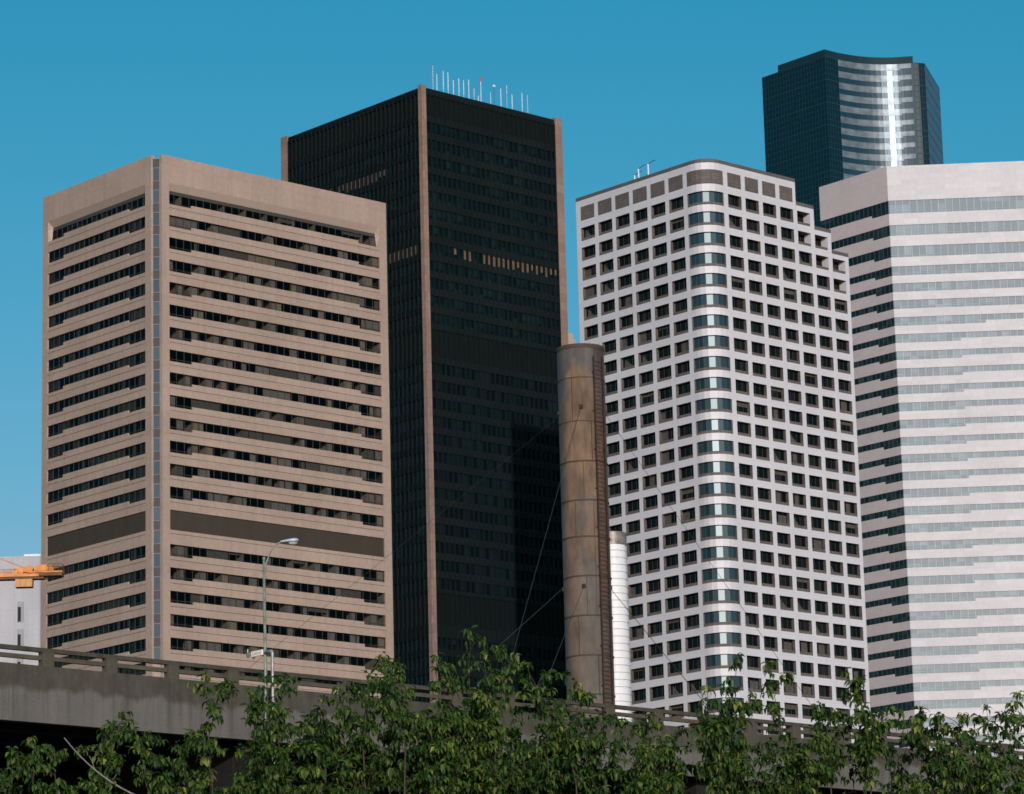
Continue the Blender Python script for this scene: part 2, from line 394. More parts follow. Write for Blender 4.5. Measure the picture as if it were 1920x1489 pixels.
# ------------------------------------------------------------------ beige office tower
def beige_tower():
    T = thing('beige_office_tower', 'beige precast office tower with long ribbon windows, a blank parapet and a dark louvre floor', 'office tower', (-62.636, 590, 0), GRID)
    TOP = 183.6; BASE = 36.0; FH = 4.135
    tops = [172.60 - FH*k for k in range(13)] + [112.68 - FH*k for k in range(17)]
    wall = MB(); rooms = MB()
    glassdep = .30
    for side in (0, 1):
        if side == 0: F = Facade([(0, 35.7), (0, 1.62)]); W = (1.70, 6.81, 27.06, 32.29); end = 34.08; npane = 13
        else: F = Facade([(1.18, 0), (53.6, 0)]); W = (1.65, 6.67, 45.50, 50.65); end = 52.42; npane = 24
        w0, w1, w2, w3 = W
        ts = .5
        # piers
        F.slab(wall, 0, w0, 0, ts, BASE, 178.55); F.slab(wall, w3, end, 0, ts, BASE, 178.55)
        # blank parapet
        F.slab(wall, 0, end, 0, ts, 178.55, TOP)
        # hopper shaped frame round the top windows: sloping soffit and splayed ends
        dz, dd = 1.15, .85
        def P(a, d, z): return F.at(a, d, z)
        zb = 176.735 - 2.12
        e = .45
        wall.poly([P(w0,.003,178.55), P(w3,.003,178.55), P(w3-e,dd,178.55-dz), P(w0+e,dd,178.55-dz)], 1)
        wall.poly([P(w0,.003,178.55), P(w0+e,dd,178.55-dz), P(w0,.003,176.75)], 0)
        wall.poly([P(w3,.003,178.55), P(w3-e,dd,178.55-dz), P(w3,.003,176.75)], 0)
        wall.poly([P(w0,.003,176.75), P(w0+e,dd,178.55-dz), P(w0+.02,dd+.1,zb), P(w0+.02,.003,zb)], 1)
        wall.poly([P(w3,.003,176.75), P(w3-e,dd,178.55-dz), P(w3-.02,dd+.1,zb), P(w3-.02,.003,zb)], 1)
        F.rect(wall, w0+.03, w3-.03, 176.75, 178.55-dz, dd+.01, 2)
        F.horiz(wall, w0, w3, .02, dd+.2, zb-.6, 1)
        # spandrels
        zlist = [176.735] + tops[:13] + [None] + tops[13:]
        prev = None
        def spandrel(zt, znext, louver=False):
            rb = zt-1.62 if not louver else zt-3.58; tb = zt-2.12 if not louver else zt-3.58
            gr = tb - .62
            F.slab(wall, w0, w1, 0, .42, gr, tb); F.slab(wall, w1, w2, 0, .42, gr, rb); F.slab(wall, w2, w3, 0, .42, gr, tb)
            F.rect(wall, w0, w3, gr-.08, gr, .07, 2)
            F.slab(wall, w0, w3, 0, .42, znext, gr-.08)
        for k, zt in enumerate(tops[:13]): spandrel(zt, tops[k+1] if k < 12 else 118.82)
        spandrel(176.735, tops[0]); spandrel(118.82, tops[13], True)
        for k, zt in enumerate(tops[13:]): spandrel(zt, tops[13+k+1] if 13+k+1 < len(tops) else BASE)
        # louvre floor
        lv = MB(); F.rect(lv, w0, w3, 118.82-3.58, 118.82, .25, 0)
        lv.build('louver_band', M['louver'], T)
        rnd = random.Random(5 + side)
        pw = (w2-w1)/npane; tw0 = (w1-w0)/3; tw1 = (w3-w2)/3
        edges = [w0+tw0*i for i in range(3)] + [w1+pw*i for i in range(npane)] + [w2+tw1*i for i in range(4)]
        for k, zt in enumerate([176.735] + tops):
            if zt < 86: continue
            gd = glassdep if k else dd + .05
            win = MB()
            lo = w0 + (.03 if k == 0 else 0); hi = w3 - (.03 if k == 0 else 0)
            F.rect(win, max(w0, lo), w1, zt-2.12, zt, gd, 0); F.rect(win, w1, w2, zt-1.62, zt, gd, 0); F.rect(win, w2, hi, zt-2.12, zt, gd, 0)
            for a in edges[1:-1]:
                lowz = zt-2.12 if (a < w1-.01 or a > w2+.01) else zt-1.62
                F.slab(win, a-.035, a+.035, gd-.08, gd-.005, lowz, zt, 1)
            F.slab(win, lo, w1, gd-.07, gd-.004, zt-1.68, zt-1.61, 1); F.slab(win, w2, hi, gd-.07, gd-.004, zt-1.68, zt-1.61, 1)
            wo = win.build('ribbon_window', [M['beige_glass'], M['bronze']], T)
            # curtains and columns behind the glass
            cm = MB(); i = 0; n = len(edges)-1; cover = .62 if rnd.random() < .25 else (.42 if side else .62)
            if k == 0: cover = .10
            while i < n:
                run = min(rnd.choice((2,2,3,3,4)), n-i); q = rnd.random()
                a0, a1 = edges[i], edges[i+run]; w_ = (a1-a0)/run; dep = gd + .22 + rnd.uniform(0,.10)
                if q < cover*.30:                                   # drawn right across
                    mt = rnd.choice((0,0,2,2,1)); F.rect(cm, a0+.06, a1-.06, zt-2.08, zt-.02, dep, mt)
                elif q < cover*2.0:                                 # bunched at one end of the room
                    k_ = rnd.uniform(.45,1.15)*w_; mt = rnd.choice((0,0,0,1,2))
                    b0, b1 = ((a1-k_, a1-.06) if rnd.random() < .75 else (a0+.06, a0+k_))
                    F.rect(cm, b0, b1, zt-2.08, zt-.02, dep, mt)
                    if rnd.random() < .6: F.slab(cm, b0-.12, b0-.02, dep+.05, dep+rnd.uniform(1.2,2.6), zt-2.6, zt-.01, 3)
                elif q < .92:                                       # cross wall meeting the glass
                    F.slab(cm, a1-.22, a1-.04, gd+.12, gd+rnd.uniform(1.6,3.2), zt-2.6, zt-.01, 3)
                    if rnd.random() < .3: F.rect(cm, a0+.1, a1-.3, zt-rnd.uniform(.35,.8), zt-.02, dep, 2)
                i += run
            if cm.v: cm.build('curtain', [M['curtain_grey'], M['curtain_warm'], M['curtain_dim'], M['room_wall']], wo)
            # a storey seen through the glass
            F.slab(rooms, w0-.6, w3+.6, .43 if k else dd+.1, 6.0, zt+.02, zt+.30)
            F.slab(rooms, w0-.6, w3+.6, .43 if k else dd+.1, 6.0, zt-2.9, zt-2.62)
            F.rect(rooms, w0-.6, w3+.6, zt-2.9, zt+.3, 5.5)
            F.side(rooms, w0-.02, .45, 5.9, zt-2.8, zt+.1); F.side(rooms, w3+.02, .45, 5.9, zt-2.8, zt+.1)
    # narrow glazed slot in the cut corner
    wall.poly([(1.18,0.5,BASE),(1.18,.9,BASE),(1.18,.9,TOP),(1.18,.5,TOP)], 0)
    wall.poly([(.5,1.62,BASE),(.75,1.62,BASE),(.75,1.62,TOP),(.5,1.62,TOP)], 0)
    S = Facade([(.40, 1.62), (1.18, .70)]); SL = S.L[-1]
    for k in range(22):
        z1 = 182.9 - FH*k if k else 182.9
        st = MB(); zt = 183.0-FH*k
        zz = zt - 1.75
        S.rect(st, 0, SL, zt-FH+.03, zz, .05, 0); S.rect(st, 0, SL, zz, zt, .02, 1)
        S.slab(st, 0, SL, -.03, .04, zz-.05, zz+.03, 2); S.slab(st, 0, SL, -.03, .04, zt-.06, zt, 2)
        st.build('corner_window', [M['strip_glass'], M['strip_grey'], M['pale_metal']], T)
    S.rect(wall, 0, SL, BASE, 183.0-FH*22, .03, 0)
    # roof, back walls
    wall.poly([(.45,35.7,182.6),(.45,1.62,182.6),(1.18,.5,182.6),(53.6,.5,182.6),(53.6,35.7,182.6)], 1)
    wall.box(53.1, 53.6, .51, 35.7, BASE, TOP); wall.box(.51, 53.09, 35.2, 35.7, BASE, TOP)
    wall.build('wall', [M['beige'], M['beige_soffit'], M['bronze']], T)
    rooms.build('room_interior', M['room'], T)
    t = MB(); t.box(6.6, 7.1, 1.2, 1.6, 182.6, 184.05); t.build('roof_vent', M['bronze'], T)
beige_tower()

# ------------------------------------------------------------------ dark tower
def dark_tower():
    T = thing('dark_office_tower', 'tall black-green glass tower with brown corner piers and many white roof antennas', 'office tower', (-19.341, 770, 0), GRID)
    BASE = 40.0; TOP = 253.6; FH = 4.2
    rowsA = [245.3-FH*k for k in range(12)]; rowsB = [187.2-FH*k for k in range(13)]; rowsC = [123.1-FH*k for k in range(16)]
    mech = [(252.0, 246.9), (195.2, 188.7), (133.4, 126.1)]
    frame = MB()
    LL, LR = 53.2, 44.6
    faces = [(Facade([(0, 50.6), (0, 1.07)]), 32), (Facade([(1.07, 0), (42.28, 0)]), 27)]
    wh = 2.55
    tan = {  # row -> list of pane numbers with tan panels for blinds and painted reflections, by face
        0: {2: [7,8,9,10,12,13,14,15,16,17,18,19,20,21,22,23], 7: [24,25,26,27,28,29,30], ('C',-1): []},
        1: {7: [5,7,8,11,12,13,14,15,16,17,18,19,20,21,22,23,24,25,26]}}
    for fi, (F, n) in enumerate(faces):
        E_ = F.L[-1]; pw = E_/n
        rows = sorted([(z, z-wh, 'w') for z in rowsA+rowsB+rowsC] + [(a, b, 'm') for a, b in mech], key=lambda q: -q[0])
        zt = TOP
        for a, b, kd in rows:
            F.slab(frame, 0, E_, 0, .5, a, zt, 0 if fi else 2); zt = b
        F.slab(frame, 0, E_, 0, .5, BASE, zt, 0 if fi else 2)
        for i in range(n+1):
            a = pw*i; F.slab(frame, max(a-.07, .002), min(a+.07, E_-.002), -.22, .28, BASE, TOP-.9, 1)
        ri = 0
        for a, b, kd in rows:
            w = MB()
            F.rect(w, 0, E_, b, a, .30, 0)
            if kd == 'w' and b > 95:
                o = w.build('window_band', M['dk_glass'], T)
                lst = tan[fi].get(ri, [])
                if fi == 0 and 27 <= ri <= 31: lst = {28: [26,27], 29: [26,27], 31: [26,27,28]}.get(ri, lst)  # these tan panels paint reflections onto the glass
                if lst:
                    rr = random.Random(ri*7+fi)
                    for i in lst:
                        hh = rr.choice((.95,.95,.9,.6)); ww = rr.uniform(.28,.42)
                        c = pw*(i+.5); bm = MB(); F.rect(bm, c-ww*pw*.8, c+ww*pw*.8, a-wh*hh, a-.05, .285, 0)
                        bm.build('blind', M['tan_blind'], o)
                ri += 1
            elif kd == 'm': w.build('louver_band', M['dk_louver'], T)
    # piers stand proud of the glass
    for (x0,x1,y0,y1) in ((-.28,1.07,-.28,1.07), (42.28,44.6,-.28,1.6), (-.28,1.6,50.6,53.2)):
        p = MB(); p.box(x0, x1, y0, y1, BASE, 254.1); p.build('pier', M['dk_pier'], T)
    frame.box(.6, 44.3, .6, 53.0, BASE, 252.5, 0)
    frame.box(42.6, 44.5, 1.61, 53.1, BASE, 253.0, 0); frame.box(1.61, 42.5, 52.6, 53.1, BASE, 253.0, 0)
    frame.build('frame', [M['dk_spandrel'], M['dk_fin'], M['dk_spandrel_side']], T)
    # roof antennas
    for k, x, z1, z0 in [('t',7.9,262.16,255.95),('w',9.14,259.88,255.84),('w',11.17,261.04,256.52),('w',12.66,260.97,256.44),('w',14.33,259.42,255.74),('w',16.08,260.15,255.8),('w',17.6,260.02,256.39),('w',19.22,260.44,255.76),('s',20.91,258.66,256.39),('w',22.26,257.04,255.62),('r',23.11,261.94,255.66),('s',26.21,258.67,255.72),('d',27.25,260.78,256.77),('w',29.54,260.28,255.79),('s',31.51,261.53,259.33),('w',33.2,259.48,255.94),('w',36.47,260.61,256.28),('t',38.26,260.96,255.57)]:
        a = MB(); y = 5.0; B0 = 252.5
        if k == 'w':
            a.tube([(x,y,B0),(x,y,z0)], .05, 6); a.tube([(x,y,z0),(x,y,z1)], .095, 8)
        elif k == 's':
            a.tube([(x,y,B0),(x,y,z0)], .04, 6); a.tube([(x,y,z0),(x,y,z1)], .065, 6)
        elif k == 't':
            a.tube([(x,y,B0),(x,y,z1-.4)], .035, 6)
            for i in range(9):
                z = z0 + (z1-z0-.6)*i/8; a.tube([(x-.18,y,z),(x+.18,y,z+.25)], .05, 5)
            a.lathe((x,y,z1-.3), [(0,-.15),(.14,0),(0,.15)], 8, 1)
        elif k == 'r':
            a.tube([(x,y,B0),(x,y,z1-1.1)], .085, 8); a.tube([(x,y,z1-1.1),(x,y,z1-.62)], .2, 8, 1); a.tube([(x,y,z1-.62),(x,y,z1)], .24, 8, 1)
        else:
            a.tube([(x,y,B0),(x+.15,y,z1-.3)], .05, 6, 1)
            a.lathe((x+.1,y-.1,z1-.35), [(0,-.38),(.30,-.26),(.42,0),(.30,.26),(0,.38)], 12, 0, (1.3,.7))
            a.tube([(x-.8,y,z1-.1),(x+.9,y,z1-.5)], .035, 5, 1)
        a.build('antenna', [M['antenna'], M['antenna_red'] if k == 'r' else M['cable']], T, smooth=False)
dark_tower()

# ------------------------------------------------------------------ white grid tower with rounded corner
def white_tower():
    T = thing('white_grid_tower', 'white office tower with a grid of square windows, rounded corner and stepped right shoulder', 'office tower', (39.493, 655, 0), GRID)
    BASE = 38.0; R = 4.0; FH = 4.224; OH = 2.8; LL = 37.61; LR = 41.1
    ang = [180, 197.25, 214.5, 235.5, 252.75, 270]
    pts = [(0, LL)] + [(R+R*cos(radians(a)), R+R*sin(radians(a))) for a in ang] + [(LR, 0)]
    F = Facade(pts); E_ = F.L[-1]
    yl = lambda y: LL - y
    xr = lambda x: E_ - (LR - x)
    cols = []
    for k in range(6): cols.append((yl(36.25-5.165*k), yl(32.17-5.165*k), 200.0, 0, 'L'))
    cols.append((yl(5.21), xr(4.97), 200.0, 0, 'C'))
    for k in range(7):
        st = max(0, k-3); cols.append((xr(6.25+5.0*k), xr(10.07+5.0*k), (200.0, 195.2, 190.93, 186.65)[st], max(0, st-1) if st else 0, 'R' if not st else 'S'))
    bounds = [0, xr(25.97), xr(31.21), xr(36.11), E_]; roofs = [200.0, 195.2, 190.93, 186.65]
    NR = 35
    top = lambda k: 193.35 - FH*k
    wall = MB(); lin = MB()
    CAP = .75
    # piers
    ed = [0] + [q for c in cols for q in c[:2]] + [E_]
    for i in range(0, len(ed), 2):
        a, b = ed[i], ed[i+1]
        for j in range(4):
            p, q = max(a, bounds[j]), min(b, bounds[j+1])
            if q - p > 1e-4: F.rect(wall, p, q, BASE, roofs[j]-CAP, 0, 0)
    # granite coping, step ends, roofs
    for j in range(4):
        F.slab(lin, bounds[j], bounds[j+1], -.03, .6, roofs[j]-CAP, roofs[j], 1)
        if j < 3: F.slab(wall, bounds[j+1]-.35, bounds[j+1]-.01, .01, 20.0, roofs[j+1]-2.0, roofs[j]-CAP, 0)
    wins = []
    for (a, b, rf, first, kd) in cols:
        rows = [k for k in range(NR) if top(k) < rf - 1.0 and top(k)-OH > BASE+1]
        zt = rf - CAP
        if rf == 200.0:
            F.rect(wall, a, b, 197.82, zt, 0, 0)
            F.rect(lin, a, b, 194.86, 197.82, .10, 0)
            F.side(lin, a, 0, .10, 194.86, 197.82); F.side(lin, b, 0, .10, 194.86, 197.82); F.horiz(lin, a, b, 0, .1, 194.86); F.horiz(lin, a, b, 0, .1, 197.82)
            zt = 194.86
        for i, k in enumerate(rows):
            t_, b_ = top(k), top(k)-OH
            F.rect(wall, a, b, t_, zt, 0, 0); zt = b_
            loggia = kd == 'S' and i < 2
            D = 1.9 if loggia else (.45 if kd == 'C' else .78)
            wm, wi = (wall, 0) if loggia else (lin, 0)
            F.side(lin, a, 0, D, b_, t_); F.side(wm, b, 0, D, b_, t_, wi); F.horiz(lin, a, b, 0, D, t_, 0); F.horiz(lin, a, b, 0, D, b_, 0)
            F.rect(lin, a, b, b_, b_+.62, .13, 0); F.horiz(lin, a, b, .13, D, b_+.62, 0)
            wins.append((k, a, b, b_+.62, t_, D, kd, loggia))
        F.rect(wall, a, b, BASE, zt, 0, 0)
    # glazing: the hundred largest as single windows, the rest as one
    order = sorted(wins, key=lambda w: (w[6] != 'C', w[0] > 24, -((w[2]-w[1])*10 - abs(w[0]-11)*.1)))
    rest = MB(); rnd = random.Random(3)
    for i, (k, a, b, z0, z1, D, kd, lg) in enumerate(order):
        m = rest if i >= 100 else MB()
        mi = 1 if kd == 'C' else 0
        F.rect(m, a, b, z0, z1, D, mi)
        w = b-a
        if kd == 'C':
            for l in F.L[1:-1]: F.slab(m, l-.04, l+.04, D-.07, D-.004, z0, z1, 2)
        else:
            for q in (.33, .67): F.slab(m, a+w*q-.03, a+w*q+.03, D-.06, D-.004, z0, z1, 2)
            r = rnd.random()
            if r < .12:
                q0 = a + w*rnd.choice((0, .34)); F.rect(m, q0, q0+w*rnd.choice((.3,.45,.6)), z0, z1-rnd.choice((0,0,.5)), D-.012, 3)
            elif r < .20:
                F.rect(m, a+.05, b-.05, z1-rnd.uniform(.4,1.1), z1, D-.012, 3)
            elif r < .29:
                p = [F.at(a+w*.1, D-.012, z0), F.at(a+w*rnd.uniform(.5,.8), D-.012, z0), F.at(a+w*.15, D-.012, z1-.3)]; m.poly(p, 3)
        if i < 100: m.build('window', [M['w_glass'], M['c_glass'], M['bronze'], M['blind_dim']], T)
    rest.build('window', [M['w_glass'], M['c_glass'], M['bronze'], M['blind_dim']], T, kind='stuff')
    # solid body, roofs, far sides
    for j, (x0, x1) in enumerate(((2.2, 25.6), (25.6, 30.85), (30.85, 35.75), (35.75, 41.0))):
        wall.box(x0, x1, 2.2, 37.5, BASE, roofs[j]-CAP-.02, 0)
    wall.poly([F.at(l, .6, 199.6) for l in F.L[:7]] + [(25.9, .6, 199.6), (25.9, 37.5, 199.6)], 0)
    wall.build('wall', M['white'], T); lin.build('granite_panel', [M['granite'], M['granite_dark']], T)
    for (y, z1, h) in ((24.06,202.5,2.2),(22.9,203.6,3.4),(20.06,203.9,3.8)):
        a = MB(); a.tube([(4,y,199.6),(4,y,z1)], .16, 8); a.tube([(4,y,z1),(4,y-1.6,z1+.45),(4,y-2.2,z1+.35)], .07, 6, 1); a.build('antenna', [M['antenna'], M['cable']], T)
white_tower()

# ------------------------------------------------------------------ pink granite tower
def pink_tower():
    T = thing('pink_granite_tower', 'pale pink granite office tower with bright reflective ribbon windows at the right edge', 'office tower', (84.762, 735, 0), GRID)
    BASE = 42.0; TOP = 220.75
    tops = [212.75, 207.1, 202.2, 197.6] + [193.72-3.865*k for k in range(36)]
    hts = [3.0, 2.45, 2.5, 2.1] + [1.95]*36
    s2 = sqrt(.5)
    FL = Facade([(0, 20.55), (0, 0)]); FF = Facade([(0, 0), (46*s2, -46*s2)])
    wall = MB(); wl = MB()
    def run(F, mb, glass, E_, cut, tall_is_right, m, pw):
        zt = TOP
        for i, (t_, h) in enumerate(zip(tops, hts)):
            if t_ - h < BASE + 2: break
            nxt = zt
            F.slab(mb, 0, E_, 0, .45, t_ - (0 if i else 0), zt, 0)
            lo_t = t_-h; lo_r = t_-h+.62
            a0, a1 = (cut, E_) if tall_is_right else (0, cut)      # tall bay
            r0, r1 = (0, cut) if tall_is_right else (cut, E_)
            if not tall_is_right and i < 7: a0, a1, r0, r1 = 0, (E_ if i < 6 else 20.0), (E_ if i < 6 else 20.0), E_
            win = MB()
            F.rect(win, a0, a1, lo_t, t_, .18, 0)
            if r1-r0 > .01: F.rect(win, r0, r1, lo_r, t_, .18, 0)
            x = pw
            while x < E_-.1:
                inside_tall = a0 <= x <= a1
                F.slab(win, x-.07, x+.07, .10, .176, lo_t if inside_tall else lo_r, t_, 1); x += pw
            F.slab(win, a0, a1, .10, .174, lo_t+.42, lo_t+.49, 1)
            win.build('ribbon_window', [glass, M['p_mull'] if not tall_is_right else M['bronze']], T)
            if r1-r0 > .01: F.slab(mb, r0, r1, 0, .45, lo_t, lo_r, 0)
            zt = lo_t
        F.slab(mb, 0, E_, 0, .45, BASE, zt, 0)
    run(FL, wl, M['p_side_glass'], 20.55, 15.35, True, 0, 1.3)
    run(FF, wall, M['p_glass'], 46.0, 14.35, False, 0, 1.575)
    body = [(.5, 20.5), (.5, .4), (33.0, -31.9), (70, -31.9), (70, 20.5)]
    wall.prism(body, BASE, TOP-.6, 0)
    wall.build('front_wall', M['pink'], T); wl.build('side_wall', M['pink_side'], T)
pink_tower()

# ------------------------------------------------------------------ blue glass tower
def blue_tower():
    T = thing('blue_glass_tower', 'tallest tower, dark blue glass with a concave banded front, behind the pink granite tower', 'office tower', (115.96, 1180, 0), GRID)
    BASE = 95.0; Z = 395.12; FH = 4.28
    curve = [(6.6,-.17),(9.1,-.50),(11.5,-.95),(13.8,-1.5),(15.9,-2.15),(17.95,-2.95),(19.85,-3.85),(21.65,-4.85),(23.3,-5.95),(24.9,-7.15),(26.4,-8.45),(27.8,-9.85),(29.05,-11.3),(30.3,-12.85),(31.5,-14.4)]
    F1 = Facade([(0, 31.5), (0, 0)]); F2 = Facade([(0, 0), (6.6, -.17)]); F3 = Facade(curve)
    F4 = Facade([(31.5,-14.4),(32.98,-15.58),(35.2,-16.5)]); F5 = Facade([(35.2,-16.5),(62,-.2)])
    nf = 34
    lines = MB()
    for F, gm, cols, hl in ((F1,'b_glass',21,2),(F2,'b_glass',5,2),(F4,'b_glass',3,2),(F5,'b_side',16,1)):
        E_ = F.L[-1]
        for k in range(nf):
            w = MB(); F.rect(w, 0, E_, Z-FH*(k+1)+.01, Z-FH*k, 0, 0); w.build('window_band', M[gm], T) if k < 20 else None
            if k >= 20: F.rect(lines, 0, E_, Z-FH*(k+1), Z-FH*k, .01, 1)
            if k < 26:
                for j in range(hl):
                    wd = .085 if (j or k % 2) else .15
                    F.slab(lines, 0, E_, -.05, .02, Z-FH*k-2.14*j-wd, Z-FH*k-2.14*j+wd, 0)
        for i in range(cols+1):
            a = E_*i/cols; F.slab(lines, max(a-.08,.001), min(a+.08,E_-.001), -.06, .02, Z-FH*26, Z, 0)
        F.rect(lines, 0, E_, BASE, Z-FH*nf, .01, 1)
    E3 = F3.L[-1]
    for k in range(nf):
        z1 = Z-FH*k
        bd = MB()
        F3.slab(bd, 0, E3-.9, -.10, .05, z1-1.75, z1, 0)
        F3.slab(bd, 0, E3-5.0, -.08, .05, z1-2.35, z1-1.75, 0)
        if k < 20: bd.build('spandrel_band', M['b_band'], T)
        w = MB(); F3.rect(w, 0, E3, z1-FH, z1, .06, 0)
        for i in range(24):
            a = E3*i/24; F3.slab(w, a+.02, a+.12, 0, .055, z1-FH, z1-1.75, 1)
        if k < 20: w.build('window_band', [M['b_glass2'], M['b_line']], T)
        else: F3.rect(lines, 0, E3, z1-FH, z1, .06, 1)
    F3.rect(lines, 0, E3, BASE, Z-FH*nf, .05, 1)
    # crown set back at both shoulders
    cr = MB()
    FC = Facade([(.15, 23.5), (.15, .2), (6.6, .0)] + curve[1:-1] + [(31.4,-14.3)])
    FC.slab(cr, 0, FC.L[-1], .02, .6, Z+.02, 397.85, 0)
    cr.build('crown', M['b_crown'], T)
    body = MB()
    body.prism([(.5,31.4),(.5,.6),(6.7,.5)] + [(x+.2,y+.7) for x, y in curve[1:]] + [(35.0,-15.9),(61.5,-.1),(61.5,31.4)], BASE, Z-.15, 0)
    body.build('roof', M['b_crown'], T)
    lines.build('mullion_grid', [M['b_line'], M['b_glass']], T)
blue_tower()

# ------------------------------------------------------------------ pale concrete building and tan sliver
def grey_building():
    T = thing('concrete_building', 'pale grey concrete building with narrow splayed slot windows behind the orange crane', 'building', (-120.0, 700, 0), 0)
    w = MB(); X0, X1 = 0.0, 27.0; TOPZ = 131.1; BASE = 42
    F = Facade([(X0, 0), (X1, 0)])
    cx = [17.3-7.4, 17.3, 17.3+6.9]           # slots
    rows = [121.6-5.72*k for k in range(12)]
    sw = 1.32; sh = 4.45
    ed = [0]
    for c in cx: ed += [c-.47, c-.47+sw]
    ed.append(X1)
    for i in range(0, len(ed), 2): F.rect(w, ed[i], ed[i+1], BASE, TOPZ, 0)
    for c in cx:
        a, b = c-.47, c-.47+sw; zt = TOPZ
        for z in rows:
            F.rect(w, a, b, z, zt, 0); zt = z-sh
            g0, g1 = a+.02, a+.60; d = .62
            P = F.at
            w.poly([P(b,0,z-sh), P(g1,d,z-sh+.35), P(g1,d,z-1.0), P(b,0,z)]); w.poly([P(a,0,z-sh), P(g0,d,z-sh+.35), P(g0,d,z-1.0), P(a,0,z)])
            w.poly([P(a,0,z), P(b,0,z), P(g1,d,z-1.0), P(g0,d,z-1.0)]); w.poly([P(a,0,z-sh), P(b,0,z-sh), P(g1,d,z-sh+.35), P(g0,d,z-sh+.35)])
            q = MB(); F.rect(q, g0, g1, z-sh+.35, z-1.0, d)
            q.build('slot_window', M['dark_pane'], T)
        F.rect(w, a, b, BASE, zt, 0)
    w.box(.02, X1-.02, 1.2, 20, BASE, TOPZ-.4); w.box(-.3, 0, 0, 20, BASE, TOPZ); w.box(X1, X1+.3, 0.0, 20, BASE, TOPZ)
    w.build('wall', M['grey_conc'], T)
    r = MB(); r.prism([(0,.3),(17.2,.3),(19.6,.3),(27,.3),(27,18),(0,18)], TOPZ-.35, TOPZ-.05); r.box(18.0, 26.5, .6, 10, TOPZ-.04, TOPZ+.5)
    r.build('roof', M['white_roof'], T)
grey_building()

def tan_building():
    T = thing('tan_building', 'narrow slice of pinkish tan building showing between the dark tower and the white grid tower', 'building', (16.4, 900, 0), GRID)
    w = MB(); w.box(-8, .55, -.9, 14, 60, 223.4); w.box(-7.5, .2, -.5, 13, 223.4, 225.0); w.box(-8.05, .6, -.95, 14, 222.4, 222.9); w.build('wall', M['tan'], T)
    for k in range(6):
        for a in (-7, -4.4, -1.8):
            q = MB(); q.box(a, a+1.6, -.94, -.905, 215-4*k, 217.2-4*k); q.build('window', M['dark_pane'], T)
tan_building()

# ------------------------------------------------------------------ chimneys
def rust_chimney():
    T = thing('rusty_chimney', 'tall rusty steel chimney with peeling grey paint and a long side ladder', 'chimney', (5.41, 260, 0), 0)
    r = 1.83; H = 65.2
    s = MB(); s.lathe((0,0,0), [(r,2.0),(r,H),(r-.08,H),(r-.10,H-3)], 56); s.lathe((0,0,0), [(0,H-3),(r-.1,H-3)], 56)
    s.build('shaft', M['rust'], T, smooth=True)
    for z in (62.55, 59.1, 55.95, 52.9, 50.05, 47.0, 43.95, 40.9, 37.9, 34.8, 31.7, 28.6):
        w = .035 if z > 56 else .055
        b = MB(); b.lathe((0,0,z), [(r,-w),(r+w*.9,-w),(r+w*.9,w),(r,w)], 56); b.build('seam_ring', M['seam'], T)
    tr = MB(); tr.lathe((0,0,H), [(r-.06,-.28),(r+.045,-.28),(r+.045,.02),(r-.06,.02)], 56); tr.build('top_rim', M['seam'], T)
    v = MB(); rnd = random.Random(2)
    for i, (z0, z1) in enumerate(((59.1,62.55),(55.95,59.1),(52.9,55.95),(50.05,52.9),(47.0,50.05),(43.95,47.0),(40.9,43.95),(37.9,40.9))):
        for t in ((-.05+.5*((i*5)%3)-.5), (.75-.3*(i%2))):
            a = -pi/2 + t*.8; v.obox((r*cos(a), r*sin(a), (z0+z1)/2), (-sin(a)*.022, cos(a)*.022, 0), (cos(a)*.02, sin(a)*.02, 0), (0,0,(z1-z0)/2))
    v.build('vertical_seam', M['seam'], T)
    # ladder on the right, towards the viewer
    L = MB(); a0 = radians(-50)
    c, s_ = cos(a0), sin(a0); tx, ty = -s_, c
    for e in (-.44, .44):
        L.obox(((r+.20)*c+tx*e, (r+.20)*s_+ty*e, 33), (.035*tx,.035*ty,0), (.05*c,.05*s_,0), (0,0,31.2), 0)
    for k in range(180):
        z = 4+.34*k
        if z > 64: break
        L.obox(((r+.20)*c, (r+.20)*s_, z), (.44*tx,.44*ty,0), (.018*c,.018*s_,0), (0,0,.02), 0)
    for k in range(20):
        z = 5+3.05*k
        for e in (-.44, .44): L.obox(((r+.1)*c+tx*e, (r+.1)*s_+ty*e, z), (.03*tx,.03*ty,0), (.12*c,.12*s_,0), (0,0,.05), 0)
    L.build('ladder', M['rust_dark'], T)
    for (x, y, z) in ((-.1,-1.85,60.2), (-.3,-1.82,46.2), (-1.78,-.5,60.0), (-1.8,-.4,46.2), (1.75,.5,60.2), (1.76,.45,46.4)):
        b = MB(); b.obox((x,y,z), (.15,0,0), (0,.08,0), (0,0,.15)); b.obox((x*1.03,y*1.03-.04,z-.05), (.04,0,0), (0,.09,0), (0,0,.10)); b.build('guy_bracket', M['bracket_iron'], T)
rust_chimney()

def white_chimney():
    T = thing('white_chimney', 'slim white steel chimney with ring seams half hidden behind the rusty chimney', 'chimney', (8.52, 300, 0), 0)
    r = 1.27; H = 57.4
    s = MB(); s.lathe((0,0,0), [(r,4.0),(r,H-1.5),(r*.985,H)], 40); s.build('shaft', M['white_steel'], T, smooth=True)
    c = MB(); c.lathe((0,0,H), [(r*.9,-.55),(r+.05,-.55),(r+.05,.55),(r-.02,.6),(r-.1,.55),(r-.1,-.2),(0,-.2)], 40); c.build('cap', M['cap_metal'], T, smooth=False)
    for k in range(40):
        z = H-1.1-.64*k
        b = MB(); b.lathe((0,0,z), [(r,-.03),(r+.035,-.03),(r+.035,.03),(r,.03)], 40); b.build('seam_ring', M['white_seam'], T)
white_chimney()

